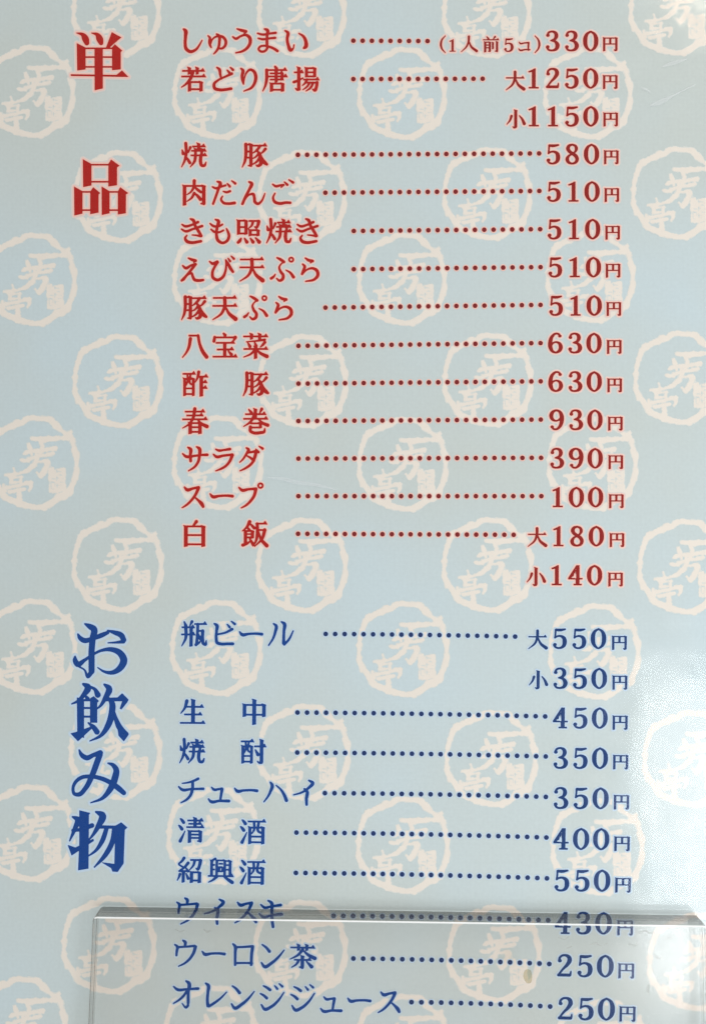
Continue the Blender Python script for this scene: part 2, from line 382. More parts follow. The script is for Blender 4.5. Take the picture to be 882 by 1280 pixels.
digit('5', 'b 18 8 10 36 9 11 56 5 6;b 16 6 5 15 28 5 13 47 5;b 13 47 4 22 40 6 36 38 8 50 46 13 55 66 16 49 88 12 32 97 7 18 94 7 9 82 7;b 13 80 13')
digit('6', 'b 52 15 12;b 53 14 7 46 5 7 34 3 7 19 16 11 10 45 15 11 72 15 20 91 10 34 97 7 50 88 12 56 69 15 50 52 11 36 45 6 22 50 6 14 62 6')
digit('8', 'b 33 3 7 19 9 11 14 23 14 20 36 13 33 47 13 47 58 14 54 74 13 48 91 10 33 97 7 17 91 11 11 75 13 18 59 8 33 49 6 46 38 7 51 24 11 46 9 9 33 3 7')
digit('9', 'b 14 85 12;b 13 86 7 20 95 7 32 97 7 47 84 11 56 55 15 55 28 15 46 9 10 32 3 7 16 12 12 10 31 15 16 48 11 30 55 6 44 50 6 52 38 6')

kana('し', 97, 120, 'b 44 53 5 55 62 16 56 96 14 54 135 13 60 168 15 84 184 14 116 172 10 138 143 6 152 118 2')
kana('ゅ', 240, 120, 'b 187 92 4 197 104 10 195 128 11 199 148 9 205 160 4;b 201 142 3 214 110 5 240 95 8 270 98 11 289 122 12 285 150 11 265 166 8 244 164 5;b 236 82 5 248 90 11 252 130 11 246 162 10 234 182 8 220 197 3')
kana('う', 385, 120, 'b 355 52 4 378 60 12 406 67 13;b 406 68 9 396 78 3;b 330 98 5 346 109 10 375 95 8 405 87 11 428 104 15 431 130 14 416 160 12 385 182 9 348 191 4')
kana('ま', 530, 122, 'b 474 80 6 500 87 9 545 81 8 578 77 10;b 478 109 6 500 114 9 545 109 8 575 106 10;b 514 55 6 529 61 14 528 100 11 528 145 12 529 166 10 515 183 9 492 185 9 479 172 8 488 157 8 515 152 8 545 159 10 570 170 11 588 182 12')
kana('い', 695, 125, 'b 633 68 5 648 78 13 645 115 12 651 150 13 667 180 15 677 174 7 685 150 3;b 714 84 4 738 100 11 753 130 15 751 162 16 742 168 9')
kana('ど', 275, 343, 'b 238 276 5 252 287 12 257 315 10 264 342 6;b 324 312 12 290 328 8 245 350 8 222 372 12 225 396 14 255 406 13 290 404 12 320 399 12;b 298 292 4 310 306 11;b 316 276 4 331 290 11')
kana('り', 418, 343, 'b 377 282 5 388 292 13 384 325 13 387 352 11 392 372 5;b 393 368 3 398 335 4 412 303 7 430 289 10 450 297 13 463 325 15 459 360 13 440 392 10 395 413 3')
kana('だ', 278, 332, 'b 212 296 5 232 304 10 262 295 8 288 287 8;b 240 265 6 256 272 14 246 310 11 232 350 10 216 394 9;b 275 322 4 292 327 9 314 321 9;b 270 350 4 262 368 8 276 388 11 305 393 11 340 389 13;b 298 277 4 312 293 11;b 324 261 4 344 276 11')
kana('ん', 448, 332, 'b 424 267 6 438 275 14 426 310 12 405 350 11 386 394 11;b 388 394 8 403 365 5 428 340 7 448 338 12 455 360 12 459 384 13 475 394 11 495 380 8 510 350 5 516 334 2')
kana('ご', 620, 332, 'b 561 281 5 578 292 10 605 287 9 624 285 9;b 622 286 7 610 299 3;b 574 333 4 563 358 8 571 381 12 600 392 13 638 387 11 662 388 11;b 629 268 4 645 283 11;b 655 255 4 678 270 11')
kana('き', 97, 112, 'b 36 73 5 52 83 10 90 76 9 128 59 11;b 33 100 5 54 112 10 100 99 9 152 82 11;b 85 41 6 99 47 13 112 80 12 130 110 13 147 139 12;b 144 141 10 118 136 6 95 134 3;b 64 136 4 54 152 10 62 169 14 90 178 13 125 174 12 145 170 11')
kana('も', 258, 112, 'b 229 44 5 245 52 14 239 90 12 235 130 12 245 166 14 270 180 11 298 166 12 308 140 12 300 112 9 293 97 4;b 199 68 5 215 81 10 250 83 8 269 73 7;b 204 101 5 222 115 10 250 118 8 276 107 6')
kana('え', 97, 332, 'b 73 268 5 92 277 12 114 283 13;b 112 285 8 104 293 3;b 40 312 5 56 326 12 90 310 9 114 304 12;b 112 306 12 92 332 11 68 362 10 34 398 10;b 45 394 7 75 362 5 91 356 9 98 375 11 108 393 13 135 398 12 158 395 10')
kana('び', 270, 332, 'b 196 288 5 212 300 12 240 289 12;b 242 292 11 224 320 10 212 350 11 216 382 13 240 395 13 270 380 12 288 340 9 291 300 6 288 278 3;b 290 279 4 302 300 11 315 325 14 330 347 11;b 303 270 4 314 286 10;b 321 257 4 336 272 10')
kana('ぷ', 615, 332, 'b 586 266 5 604 275 12 626 290 12;b 622 292 7 610 302 4 599 320 7 606 345 11 622 370 13 618 389 13 600 399 10 584 386 4;b 576 362 3 566 376 9 552 386 12;b 638 338 3 662 352 9 681 378 14;o 668 277 12 6')
kana('ら', 775, 332, 'b 750 268 5 768 280 12 792 285 12;b 789 287 8 780 296 3;b 734 303 5 746 316 12 739 338 11 731 360 10;b 734 358 6 758 336 6 790 327 10 817 341 14 822 368 14 804 390 11 752 403 4')
kana('サ', 112, 112, 'b 40 80 5 57 95 12 110 92 9 150 87 9 182 86 12;b 70 43 5 84 52 14 84 90 12 86 122 12;b 120 40 5 135 49 14 137 90 13 130 125 11 110 155 9 74 179 3')
kana('ラ', 278, 112, 'b 231 54 4 247 61 10 280 58 8 313 53 12;b 218 84 5 234 97 12 275 91 10 328 85 11;b 327 88 15 314 120 12 290 150 10 260 168 8 232 179 3')
kana('ダ', 440, 112, 'b 409 46 6 420 55 13 406 85 9 390 110 7 371 129 3;b 415 73 9 440 70 9 466 64 12;b 465 67 15 458 97 14 440 135 11 410 160 9 372 179 3;b 412 92 4 434 105 10 452 120 11;b 464 54 4 478 70 12;b 483 37 4 502 50 12')
kana('ス', 112, 325, 'b 50 274 5 64 289 14 100 281 10 132 275 12;b 131 279 15 117 312 12 90 350 10 62 377 8 37 393 3;b 104 328 4 130 350 10 152 374 17 158 386 12')
kana('ー', 268, 325, 'b 199 313 4 213 329 14 250 325 10 300 323 10 328 326 13')
kana('プ', 440, 325, 'b 366 276 5 382 291 13 420 286 10 465 283 12;b 463 287 15 455 320 13 432 355 11 405 380 8 379 394 3;o 490 265 13 6.5')
kana('ビ', 280, 127, 'b 223 68 6 237 78 15 236 110 12 234 150 12 240 178 14 262 185 13 300 184 12 330 184 13;b 326 99 12 290 118 8 240 130 6;b 298 72 4 311 87 11;b 322 54 4 341 69 11')
kana('ル', 610, 127, 'b 566 68 5 580 79 13 576 115 12 565 150 9 538 194 4;b 612 57 6 627 67 15 626 110 12 625 150 12 625 180 15;b 628 188 10 654 160 9 680 108 3')
kana('チ', 112, 110, 'b 152 38 11 120 53 9 88 62 6 60 66 3;b 40 86 5 58 102 12 110 99 9 150 97 9 182 96 11;b 120 55 11 119 100 13 108 135 12 86 160 9 54 178 3')
kana('ュ', 272, 115, 'b 230 89 4 244 102 11 270 99 9 290 96 11;b 291 99 13 286 130 11 281 165 9;b 213 157 5 226 171 12 275 167 10 331 167 13')
kana('ハ', 600, 115, 'b 570 60 6 580 74 14 570 115 11 555 145 8 534 173 3;b 604 77 4 630 100 8 650 130 13 664 163 16')
kana('イ', 768, 115, 'b 793 48 6 815 62 15 790 93 11 755 117 8 706 133 3;b 768 98 8 783 112 14 780 155 13 782 188 11')
kana('ウ', 105, 125, 'b 86 49 6 99 58 14 99 80 10;b 40 74 5 55 86 12 52 110 11 50 136 8;b 52 89 9 100 85 8 155 79 10;b 159 84 15 151 115 13 131 150 11 100 180 8 64 199 3')
kana('ロ', 440, 132, 'b 376 70 6 389 84 14 390 120 12 391 190 11;b 388 89 9 440 86 9 490 81 10;b 490 84 15 485 130 13 484 188 12;b 390 181 9 440 179 8 488 179 9')
kana('ン', 610, 132, 'b 546 74 5 566 88 10 588 112 14;b 543 178 5 562 202 14 600 181 13 640 145 10 673 103 3')
kana('オ', 105, 365, 'b 33 318 5 54 334 12 110 331 9 174 326 12;b 104 284 6 119 294 15 118 350 13 119 410 13;b 118 425 12 108 437 10 84 414 2;b 112 336 9 95 365 10 65 395 8 34 415 3')
kana('レ', 280, 365, 'b 218 298 6 232 309 15 232 350 12 230 400 13 234 428 15;b 240 431 11 265 415 11 305 384 8 340 347 3')
kana('ジ', 605, 375, 'b 553 313 5 572 322 10 591 335 13;b 536 358 5 555 368 10 573 383 13;b 543 422 5 563 448 14 600 433 13 640 396 10 672 348 3;b 618 311 4 633 328 10;b 644 299 4 662 314 10')
kana('キ', 597, 350, 'b 538 303 5 558 319 11 600 312 9 652 303 13;b 530 356 5 552 374 12 600 364 9 660 357 13;b 580 279 6 598 290 14 602 340 12 606 400 13 611 430 12')

TS, TL = 334.9, 274.5     # size of the big title characters in the units they are drawn in
G['単'] = Glyph(257, 268, TS, 'b 124 101 4 160 112 22 176 136 38 184 160 28;b 212 101 4 246 112 22 260 136 38 268 160 26;p 332 97 388 128 380 133 312 193 296 193;p 125 162 176 188 176 316 128 323;p 334 186 350 169 393 206 384 213 384 316 334 321;t 175 192 334 8;t 175 244 334 8;t 175 302 334 8;p 230 190 278 190 278 429 231 440;p 90 346 360 350 392 323 429 361 90 355', 190, 0.003)
G['品'] = Glyph(267, 1015, TS, 'p 161 849 211 877 211 1003 163 1013;p 312 876 328 851 377 887 362 896 362 1002 312 1009;t 210 881 312 8;t 210 982 312 8;p 109 1011 158 1038 158 1170 111 1181;p 205 1040 222 1015 263 1049 253 1056 253 1164 205 1173;t 158 1042 205 8;t 158 1150 205 8;p 272 1011 318 1038 318 1168 273 1178;p 368 1040 382 1015 428 1049 415 1056 414 1168 368 1175;t 318 1042 368 8;t 318 1150 368 8', 190, 0.003)
G['お'] = Glyph(213, 168, TL, 'b 108 88 6 118 106 18 136 118 22 180 109 17 225 92 20 252 80 14;b 142 38 6 168 52 24 184 62 28 179 110 27 174 170 27 174 230 27 174 268 26;b 172 272 22 156 294 14 140 262 6 110 244 6;b 94 196 6 94 214 20 106 234 24 140 214 14 175 190 10 225 166 12 270 162 20 312 180 28 330 214 32 314 250 28 275 274 18 236 270 10 204 250 3;b 252 70 5 285 80 18 318 94 24 330 116 22;b 328 124 16 290 128 8 254 130 3', 180, 0.006)
G['飲'] = Glyph(213, 468, TL, 'b 134 330 10 156 344 28 136 382 20 108 412 12 78 426 4;b 160 340 8 190 356 14 204 382 26;p 104 396 136 404 136 590 106 574;p 168 400 184 390 208 412 200 420 200 516 168 516;t 134 408 170 8;t 134 446 170 7;t 134 488 170 7;b 142 384 5 154 400 18;p 74 570 104 562 190 530 108 606;b 158 518 5 184 540 20 200 562 24;b 236 332 8 258 350 26 240 398 20 216 436 10 198 452 3;p 236 398 300 396 322 376 352 406 344 420 318 452 312 448 324 412 236 412;b 252 394 8 272 420 24 272 470 28 254 530 26 218 580 14 166 606 3;b 276 440 6 292 500 18 314 546 26 344 572 16;p 300 540 352 576 330 606 306 580', 180, 0.006)
G['み'] = Glyph(208, 780, TL, 'b 114 650 5 126 674 18 150 688 22 184 674 18 216 664 24;b 214 672 26 196 722 26 172 784 24 144 836 20 112 866 18 90 862 14 84 838 12 96 806 14 124 784 16 164 778 16 214 786 18 262 806 20 300 832 24 330 858 20;b 254 714 5 276 722 16 292 742 24 286 790 30 264 840 26 226 884 14 170 906 3', 180, 0.006)
G['物'] = Glyph(207, 1090, TL, 'b 82 974 6 106 986 24 92 1034 18 68 1090 4;b 84 1040 14 130 1034 14 176 1016 20;p 116 944 166 956 160 964 158 1224 110 1232 116 1100;p 60 1112 96 1124 182 1082 184 1090 78 1160;b 196 950 8 226 966 30 206 1020 22 182 1060 12 158 1090 3;p 196 1016 290 1018 318 1002 346 1026 334 1036 328 1200 300 1240 276 1238 270 1222 226 1196 286 1204 290 1030 196 1030;b 248 1026 18 226 1090 20 196 1136 12 156 1166 3;b 282 1028 14 276 1090 22 240 1160 20 188 1218 4', 180, 0.006)

# ---------------------------------------------------------------- building printed text
class Ink:
    """collects characters into one mesh with two print colours: the letter and its pale outline"""
    def __init__(self, lift=0.0): self.v = []; self.f = []; self.mi = []; self.k = 0; self.lift = lift
    def add(self, V, F, cx, cy, sx, sy, rot, z, mi):
        c, s = math.cos(rot), math.sin(rot)
        x = V[:, 0] * sx; y = V[:, 1] * sy
        X = cx + x * c - y * s; Y = cy + x * s + y * c
        b = len(self.v)
        self.v += [W(p, q, z) for p, q in zip(X, Y)]
        self.f += [[b + i for i in f] for f in F]
        self.mi += [mi] * len(F)
    def char(self, ch, cx, cy, em, rot=0.0, halo=1.75, wide=1.0):
        g = G[ch]
        ink, hl, so = g.mesh(halo / em)
        # outlines of neighbours overlap: each lies a hair above the one before
        up = self.lift + 0.011 * (self.k % 5); self.k += 1
        self.add(so[0], so[1], cx, cy, em * wide, em, rot, ZO + up, 2)
        self.add(ink[0], ink[1], cx, cy, em * wide, em, rot, ZI + up, 0)
        self.add(hl[0], hl[1], cx, cy, em * wide, em, rot, ZH + up, 1)
    def disc(self, cx, cy, r, halo):
        n = 14
        for rr, z, mi in ((r, ZI, 0), (r + halo, ZH - .05, 1)):
            V = np.array([(math.cos(2*math.pi*k/n), math.sin(2*math.pi*k/n)) for k in range(n)])
            self.add(V, [list(range(n))], cx, cy, rr, rr, 0, z, mi)
    def build(self, name, mats, parent):
        me = bpy.data.meshes.new(name)
        # flip so that faces look up (print y runs down)
        me.from_pydata(self.v, [], [f[::-1] for f in self.f])
        for m in (*mats, mats[1] + '_soft'): me.materials.append(M[m])
        me.polygons.foreach_set('material_index', self.mi)
        me.update()
        o = bpy.data.objects.new(name, me); col.objects.link(o)
        o.parent = parent
        return o

ZS, ZO, ZH, ZI, ZF = 0.10, 0.18, 0.25, 0.40, 1.0      # heights above the paper in print units

def empty(name, parent=None, loc=(0, 0, 0)):
    o = bpy.data.objects.new(name, None); col.objects.link(o)
    o.empty_display_size = 0.01
    o.location = loc
    if parent: o.parent = parent
    return o

def slab(name, outline, z0, z1, mats, parent=None, chamfer=0.0):
    """prism with an optional chamfered upper rim; outline in print units, clockwise as seen on the page; mats = (faces, rim, chamfer)"""
    n = len(outline)
    V = [W(x, y, z0) for x, y in outline] + [W(x, y, z1 - chamfer) for x, y in outline]
    mi = []; F = [list(range(n))]; mi.append(0)
    for i in range(n):
        j = (i + 1) % n
        F.append([i, j, n + j, n + i]); mi.append(1)
    if chamfer > 0:
        ins = []
        for i in range(n):
            p0, p1, p2 = np.array(outline[i-1]), np.array(outline[i]), np.array(outline[(i+1) % n])
            a = (p1 - p0) / (np.linalg.norm(p1 - p0) + 1e-9); b = (p2 - p1) / (np.linalg.norm(p2 - p1) + 1e-9)
            t = a + b; t /= np.linalg.norm(t) + 1e-9
            nrm = np.array([-t[1], t[0]])
            ins.append(tuple(p1 + nrm * chamfer))
        V += [W(x, y, z1) for x, y in ins]
        for i in range(n):
            j = (i + 1) % n
            F.append([n + i, n + j, 2*n + j, 2*n + i]); mi.append(2)
        F.append([2*n + i for i in range(n)][::-1]); mi.append(0)
    else:
        F.append([n + i for i in range(n)][::-1]); mi.append(0)
    me = bpy.data.meshes.new(name); me.from_pydata(V, [], F)
    for m in mats: me.materials.append(M[m])
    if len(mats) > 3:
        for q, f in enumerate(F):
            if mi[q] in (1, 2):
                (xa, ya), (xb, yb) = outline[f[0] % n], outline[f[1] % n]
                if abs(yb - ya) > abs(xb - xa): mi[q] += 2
    me.polygons.foreach_set('material_index', mi)
    me.update()
    o = bpy.data.objects.new(name, me); col.objects.link(o)
    if parent: o.parent = parent
    import bmesh
    bm = bmesh.new(); bm.from_mesh(me); bmesh.ops.recalc_face_normals(bm, faces=bm.faces); bm.to_mesh(me); bm.free()
    return o

def rounded(corners, r, n=6):
    """clockwise (on the page) polygon with rounded corners"""
    out = []
    m = len(corners)
    for i in range(m):
        p0, p1, p2 = (np.array(corners[k % m], float) for k in (i - 1, i, i + 1))
        a = (p0 - p1) / np.linalg.norm(p0 - p1); b = (p2 - p1) / np.linalg.norm(p2 - p1)
        s, e = p1 + a * r, p1 + b * r
        for k in range(n + 1):
            t = k / n
            out.append(tuple((1-t)**2 * s + 2*t*(1-t) * p1 + t*t * e))
    return out

# ---------------------------------------------------------------- the surface below
tb = slab('table_top', rounded([(-900, -700), (1800, -700), (1800, 2000), (-900, 2000)], 20), -90, -1.6, ('table', 'table'))
tb['kind'] = 'structure'

# ---------------------------------------------------------------- the menu sheet
sheet = empty('menu_sheet', loc=(0, 0, 0))
sheet['label'] = 'pale blue laminated menu sheet printed with Japanese dishes, drinks and prices in red and blue'
sheet['category'] = 'menu'
EDGE = rounded([(-78, -74), (965, -74), (965, 1385), (-78, 1385)], 22)
slab('paper', EDGE, -1.5, 0.0, ('paper', 'white_edge'), sheet)

# laminate film: one wavy clear skin above the print
def film():
    xs = np.linspace(-77, 964, 40); ys = np.linspace(-73, 1384, 56)
    V = []; F = []
    for y in ys:
        for x in xs: V.append(W(x, y, ZF))
    nx = len(xs)
    for r in range(len(ys) - 1):
        for c in range(nx - 1):
            i = r * nx + c
            F.append([i, i + nx, i + nx + 1, i + 1])
    me = bpy.data.meshes.new('laminate_film'); me.from_pydata(V, [], F); me.materials.append(M['film']); me.update()
    o = bpy.data.objects.new('laminate_film', me); col.objects.link(o); o.parent = sheet
film()

# ---- round brush seals printed all over the sheet (drawn once, shared)
SEAL = ('b 90 470 24 92 410 26 105 350 28 122 290 30 140 240 42 180 205 42 230 180 40 285 155 46 335 140 42 365 118 34 400 108 32 470 114 28 510 112 38 545 120 40 580 150 38 610 175 40 660 218 26 700 245 30 722 280 34 728 320 28 745 370 34 758 430 32 756 480 26 755 520 28 738 590 32 715 635 40 700 670 50 655 705 56 610 725 50 560 765 46 520 785 40 440 796 28 390 788 32 330 770 46 270 745 44 215 725 40 185 690 40 160 650 30 120 600 46 96 540 30 90 470 24;'
        'b 700 228 22 712 214 10;'
        'b 410 264 8 450 270 24 490 272 34 560 268 34 630 262 30 705 262 32;'
        'b 345 382 12 400 366 24 470 358 24 540 350 26 590 342 30;b 382 312 10 400 345 26 412 392 16;b 474 296 8 490 325 26 478 376 18;b 440 384 12 452 408 24;b 332 430 14 355 434 28 420 412 24 500 396 20 575 380 22;b 450 420 26 428 462 32 396 502 28 348 528 12;b 448 450 12 500 436 16 532 440 26 518 488 34 502 526 36 478 552 26 448 526 8;'
        'b 270 494 10 282 530 26;b 203 545 10 240 549 24 300 538 22 356 522 16;b 250 566 16 258 606 20;b 250 568 17 330 560 18;b 328 560 20 318 602 18;b 254 604 17 322 598 17;'
        'b 192 626 12 200 668 24;b 205 646 20 300 628 22 400 606 26;b 402 606 26 404 640 14 390 662 6;b 236 674 16 300 664 24 352 650 16;b 306 668 32 318 715 36 318 756 32;b 318 760 22 290 752 14 262 742 5;'
        'p 540 498 578 494 582 516 606 498 664 496 668 560 672 640 664 668 548 682 540 640 545 560;'
        'x 556 520 7 570 524 10 590 522 8;x 612 520 9 650 522 8;x 562 548 7 580 546 9 600 548 7;x 618 546 7 648 550 9;x 604 505 9 603 580 8 606 660 9;x 560 575 8 592 577 8;x 618 572 8 655 576 8;x 562 600 7 590 604 9;x 560 612 8 562 650 8;x 590 612 8 588 640 8;x 622 600 9 648 602 7;x 620 625 9 656 622 7;x 618 646 7 652 648 9;x 568 655 8 592 654 8;'
        '')
def seal_mesh(seed):
    rng = np.random.RandomState(seed)
    cx, cy, half = 428.0, 455.0, 395.0
    n = 260
    g = np.linspace(-half, half, n)
    X, Y = np.meshgrid(g + cx, g + cy)
    # dry-brush edge: a little irregular wobble of the outline
    def noise(step, amp):
        k = int(2 * half / step) + 3
        a = rng.rand(k, k) - .5
        u = (g + half) / step; i = u.astype(int); t = u - i; t = t * t * (3 - 2 * t)
        A = a[np.ix_(i, i)]; B = a[np.ix_(i, i + 1)]; Cc = a[np.ix_(i + 1, i)]; Dd = a[np.ix_(i + 1, i + 1)]
        ty, tx = t[:, None], t[None, :]
        return amp * ((A * (1-tx) + B * tx) * (1-ty) + (Cc * (1-tx) + Dd * tx) * ty)
    D = field(parse(SEAL), X, Y) + noise(30, 15) + noise(12, 8)
    V, F, mi = [], [], []
    for level, z, m in ((2.0, 0.0, 0), (8.0, -0.05, 1)):          # solid print and its faint soft edge
        v, f = contour_mesh(D, g / 6.3, g / 6.3, level)
        b = len(V)
        V += [(x * S, -y * S, z * S) for x, y in v]
        F += [[b + i for i in q][::-1] for q in f]; mi += [m] * len(f)
    me = bpy.data.meshes.new('seal_print')
    me.from_pydata(V, [], F)
    me.materials.append(M['stamp']); me.materials.append(M['stamp_soft'])
    me.polygons.foreach_set('material_index', mi); me.update()
    return me
seal_me = seal_mesh(3)
SEALS = [(39, 115), (41, 350), (43, 579), (40, 809), (36, 1042), (26, 1283),
         (146, 14), (148, 246.5), (148, 477), (148, 706.5), (145, 940), (137, 1182),
         (272, 117), (272, 349.5), (272.5, 579), (271, 810.5), (267.5, 1045), (264, 1294),
         (377.5, 15), (378, 246), (378.8, 477), (377.8, 707.5), (380, 941), (375.8, 1187),
         (502.7, 117.5), (502.7, 349.5), (503.5, 581), (504, 812), (504, 1057), (503.5, 1305),
         (608.3, 15), (609, 243), (609.8, 475.5), (609.8, 707), (614, 949), (617.8, 1193),
         (734.8, 116.7), (738, 346), (740.5, 580), (743, 815), (747, 1059), (751, 1312),
         (841.5, 12), (844.5, 242), (848, 473), (854, 709), (861, 949), (868, 1203)]
for x, y in SEALS:
    o = bpy.data.objects.new('round_seal', seal_me); col.objects.link(o); o.parent = sheet
    o.location = W(x, y, ZS)
    k = 1.0 + 0.065 * max(0, y - 300) / 980
    o.scale = (k, k * 1.005, 1)

# ---- section titles
def title(text, spots, em, mats, halo):
    t = empty('section_title', sheet)
    t['label'] = 'large %s vertical heading reading %s' % ('red' if mats[0] == 'red' else 'blue', text)
    for q, (ch, (x, y)) in enumerate(zip(text, spots)):
        i = Ink(0.011 * q); i.char(ch, x, y, em, halo=halo)
        i.build('title_character', mats, t)
title('単品', [(124.3, 76.6), (126.4, 234.3)], 70.7, ('red', 'pink'), 2.2)
title('お飲み物', [(124.9, 813.3), (124.9, 890.6), (123.6, 970.9), (123.3, 1050.8)], 70.7, ('blue', 'ice'), 2.1)

# ---- menu lines: name, characters with centres, dotted leader, price
# (name, [(char, x, y)...], leader (x0, y0, x1, y1, n) or None, price digits, last digit (x, y), yen (x, y), size mark or None, scale)
ROWS = [
 ('しゅうまい', [240.9, 271.7, 302.9, 334.2, 369.7], 50.9, (441.5, 51, 534, 51.5, 9), '330', (737.6, 51.4), (762, 54.8), None),
 ('若どり唐揚', [242.2, 279.2, 310, 343.9, 383], 98.9, (441.5, 99, 602.8, 98.6, 15), '1250', (737.6, 98.1), (762, 102), ('大', 643.2, 101.5)),
 ('', [], 0, None, '1150', (737.8, 145.5), (762.5, 148.8), ('小', 644, 149)),
 ('焼豚', [242.6, 318.2], 194, (372.3, 193.7, 673.2, 191.9, 27), '580', (738.6, 192.7), (763.3, 196), None),
 ('肉だんご', [243, 279.9, 316.5, 353.6], 241.5, (406.6, 241, 673.5, 238.8, 24), '510', (739.3, 239.5), (764, 243.2), None),
 ('きも照焼き', [240.9, 275.6, 310.5, 348.6, 384.8], 289.1, (442, 288.8, 674.5, 286.6, 21), '510', (740, 286.5), (765, 290.3), None),
 ('えび天ぷら', [240.9, 278.2, 314.8, 352.5, 387], 336.5, (442, 336.6, 675, 334, 21), '510', (741, 334), (765.5, 337.7), None),
 ('豚天ぷら', [242.6, 281, 319.1, 354], 384.6, (406.7, 384.6, 675, 381.2, 24), '510', (742, 382), (766.5, 385.6), None),
 ('八宝菜', [243.3, 281, 319.5], 432.4, (373, 432.4, 675, 428.9, 27), '630', (741.7, 428.9), (767, 433), None),
 ('酢豚', [244.1, 319.5], 479.8, (373, 479.6, 675.2, 476.7, 27), '630', (742, 477), (767.5, 481), None),
 ('春巻', [243.7, 319.5], 526.7, (373, 526.3, 675.3, 524.5, 27), '930', (742.9, 524.8), (768.4, 528.9), None),
 ('サラダ', [244.1, 279.9, 314.8], 574.1, (373, 573.3, 675.7, 572.3, 27), '390', (743.2, 572.8), (768.9, 577), None),
 ('スープ', [244.1, 277.7, 314.8], 620, (373, 620.2, 676, 620.2, 27), '100', (743.7, 621.4), (769.6, 625.8), None),
 ('白飯', [243.7, 318.4], 667.6, (372.5, 667.2, 641.5, 668.5, 24), '180', (744.6, 670.2), (770.4, 674.4), ('大', 670.6, 671.9)),
 ('', [], 0, None, '140', (742.4, 719), (768.6, 723.7), ('小', 669.3, 720.9)),
 ('瓶ビール', [242.6, 280.3, 314.4, 351.4], 792.4, (407, 792.4, 643.3, 795.7, 21), '550', (747.3, 798.2), (773.4, 802.8), ('大', 671.2, 799.9)),
 ('', [], 0, None, '350', (748.2, 848), (774, 852.5), ('小', 672, 849.8)),
 ('生中', [240.9, 317.8], [889.8, 889.8], (371.8, 890.6, 680.8, 895.5, 27), '450', (748.9, 897.5), (774.3, 902.6), None),
 ('焼酎', [240.4, 316.7], [938.9, 939.2], (371.5, 940.6, 681.5, 945.5, 27), '350', (749.2, 947.7), (775, 951.9), None),
 ('チューハイ', [239.1, 273.6, 308.3, 344.3, 380.4], [988.7, 989.8, 988, 989.8, 989.8], (406, 991.3, 681.6, 996, 24), '350', (749.9, 997.8), (776, 1002), None),
 ('清酒', [239.1, 316.2], [1037.6, 1039.2], (370.5, 1040.6, 682.3, 1046.8, 27), '400', (750.7, 1048.8), (776.7, 1053.9), None),
 ('紹興酒', [237.4, 276.1, 315.6], [1087.6, 1088.2, 1089.8], (369.8, 1091, 683, 1097.8, 27), '550', (751.8, 1100.7), (777.9, 1105.6), None),
 ('ウイスキ', [235.2, 268.8, 310.2, 338.6], [1139, 1138.5, 1139, 1141], (416.8, 1144.6, 684.5, 1150.2, 23), '430', (753.6, 1154), (780.6, 1159), None),
 ('ウーロン茶', [232.6, 267.7, 304.8, 341.4, 378], [1191.9, 1191.9, 1193.4, 1193.4, 1195.8], (441.5, 1198, 685.9, 1204.8, 21), '250', (755.8, 1207.5), (782, 1212.7), None),
 ('オレンジジュース', [232.6, 270.3, 304.1, 340.3, 378.5, 413.7, 449.4, 489], [1243.6, 1243.6, 1245.1, 1245.8, 1246.9, 1251.8, 1250.5, 1251.2], (514, 1252.5, 687, 1258, 15), '250', (757.2, 1261.2), (783.5, 1266.6), None),
]
for name, xs, ys, lead, price, dp, yp, mark in ROWS:
    y0 = dp[1]
    blue = y0 > 760
    ln = empty('menu_line', sheet)
    ic = ('blue', 'ice') if blue else ('red', 'pink')
    pc = ('dark_blue', 'ice') if blue else ('dark_red', 'pink')
    dc = ('dot_blue', 'ice') if blue else ('dot_red', 'pink')
    hl = 1.3 if blue else 1.6
    g = max(0.0, y0 - 720) / 541.0                       # the print is a little larger towards the foot of the sheet
    slope = 0.0 if y0 < 600 else (y0 - 600) / 660 * 0.022
    if name:
        i = Ink()
        for k, (ch, x) in enumerate(zip(name, xs)):
            y = ys[k] if isinstance(ys, list) else ys
            i.char(ch, x, y, 32.0 if ch not in 'ぁ' else 32.0, slope, hl)
        o = i.build('dish_name', ic, ln)
        o['label'] = ('blue drink name reading ' if blue else 'red dish name reading ') + name
    if lead:
        i = Ink(); xa, ya, xb, yb, n = lead
        for k in range(n):
            t = k / (n - 1)
            bend = (yb - ya) * (t * t if blue else t)
            i.disc(xa + (xb - xa) * t, ya + (yb - ya) * (0.35 * t + 0.65 * t * t if blue else t), 3.0 + 0.15 * g, 1.3)
        i.build('dotted_leader', dc, ln)
    i = Ink()
    h = 25.2 + 2.9 * g; pitch = 24.0 + 1.8 * g
    for k, ch in enumerate(reversed(price)):
        i.char(ch, dp[0] - pitch * k, dp[1] - slope * 0.6 * pitch * k, h, slope, hl, 1.13 if ch != '1' else 1.05)
    i.char('円', yp[0], yp[1], 19.0 + 2.0 * g, slope, hl)
    if mark:
        i.char(mark[0], mark[1], mark[2], 23.6, slope, hl)
    o = i.build('price', pc, ln)
    o['label'] = 'printed price reading %s%s円' % (mark[0] if mark else '', price)
    if name == 'しゅうまい':
        i = Ink()
        for ch, x, y, e in (('(', 553.6, 55.5, 21), ('1', 564.7, 56.9, 15.6), ('人', 585.6, 55.5, 20), ('前', 613.1, 55.7, 20),
                            ('5', 635.2, 56.4, 17), ('コ', 654.5, 57, 17), (')', 670.6, 55.5, 21)):
            i.char(ch, x, y, e, 0, hl, 1.15 if ch == '5' else 1.0)
        o = i.build('serving_note', pc, ln); o['label'] = 'small red note in brackets reading 1人前5コ'

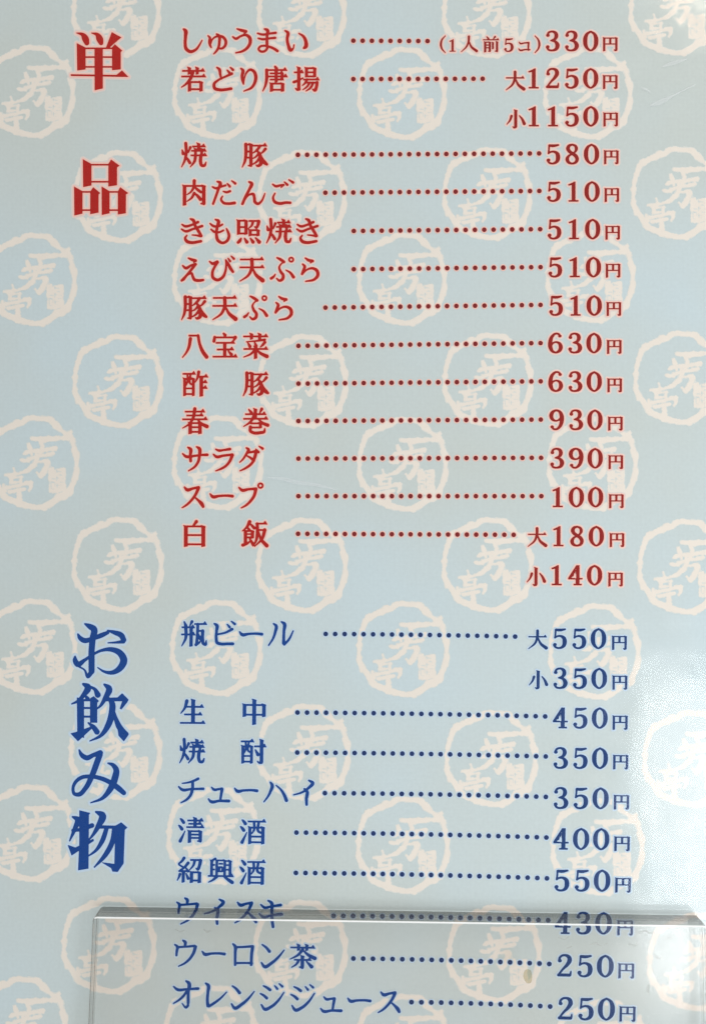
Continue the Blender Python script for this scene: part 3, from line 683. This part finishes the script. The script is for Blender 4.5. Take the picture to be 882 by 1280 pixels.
# ---- faint creases and rubbed streaks in the film
def marks(name, mat, z, desc, parent, res=1.0):
    st = parse(desc)
    P = np.array([p[:2] for k, g in st for p in g])
    x0, y0 = P.min(0) - 12; x1, y1 = P.max(0) + 12
    xs = np.arange(x0, x1, res); ys = np.arange(y0, y1, res)
    X, Y = np.meshgrid(xs, ys)
    V, F = contour_mesh(field(st, X, Y), xs, ys)
    me = bpy.data.meshes.new(name); me.from_pydata([W(x, y, z) for x, y in V], [], [f[::-1] for f in F])
    me.materials.append(M[mat]); me.update()
    o = bpy.data.objects.new(name, me); col.objects.link(o); o.parent = parent
    return o
marks('film_crease', 'crease', ZF + .2, 'b 334 597 1 350 598 4 372 603 5 395 606 4 420 612 1', sheet)
marks('film_crease', 'crease', ZF + .2, 'b 826 84 1 838 80 5 858 74 1', sheet)
marks('film_crease', 'crease', ZF + .2, 'b 812 132 2 822 129 6 840 120 2 868 106 1', sheet)
marks('film_crease', 'crease', ZF + .2, 'b 800 110 1 806 112 3 812 116 1', sheet)

# ---------------------------------------------------------------- the clear acrylic panel over the foot of the sheet
panel = empty('acrylic_panel', loc=W(490, 1250, 1.3))
panel['label'] = 'clear acrylic holder plate with rounded corners across the foot of the menu sheet'
panel['category'] = 'acrylic holder'
bpy.context.view_layer.update()
OUT = rounded([(125, 1132.5), (872, 1143.5), (876, 1368), (115, 1368)], 6)
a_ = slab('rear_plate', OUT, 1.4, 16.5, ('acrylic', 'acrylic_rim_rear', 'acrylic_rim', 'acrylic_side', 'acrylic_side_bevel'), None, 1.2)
b_ = slab('front_plate', OUT, 18.0, 33.0, ('acrylic', 'acrylic_rim', 'acrylic_bevel_glint', 'acrylic_side', 'acrylic_side_bevel'), None, 1.4)
inv = panel.matrix_world.inverted()
for o in (a_, b_):
    o.parent = panel; o.matrix_parent_inverse = inv
def pm(*a):
    o = marks(*a, panel, .4); o.matrix_parent_inverse = inv
# dirt on the front face (heights in print units; the face lies at 33)
pm('stain', 'stain', 33.3, 'b 653 1200 9 653 1204 11 654 1209 8')
for d in ('b 728 1166 1 736 1164 2 742 1167 1 750 1164 1', 'b 776 1165 2 783 1167 2 786 1163 1', 'b 800 1214 2 799 1221 3 800 1226 1',
          'b 260 1147 1 264 1150 3 268 1149 1', 'b 226 1147 1 231 1150 1.5 237 1148 1', 'b 690 1157 1 698 1159 1.5 703 1156 1',
          'b 822 1158 2 828 1156 1', 'b 806 1178 1 812 1182 2.5 818 1180 1', 'b 700 1170 1 706 1168 1.5', 'b 788 1152 1 796 1149 2 802 1152 2 806 1150 1'):
    pm('scuff_mark', 'scuff', 33.3, d)
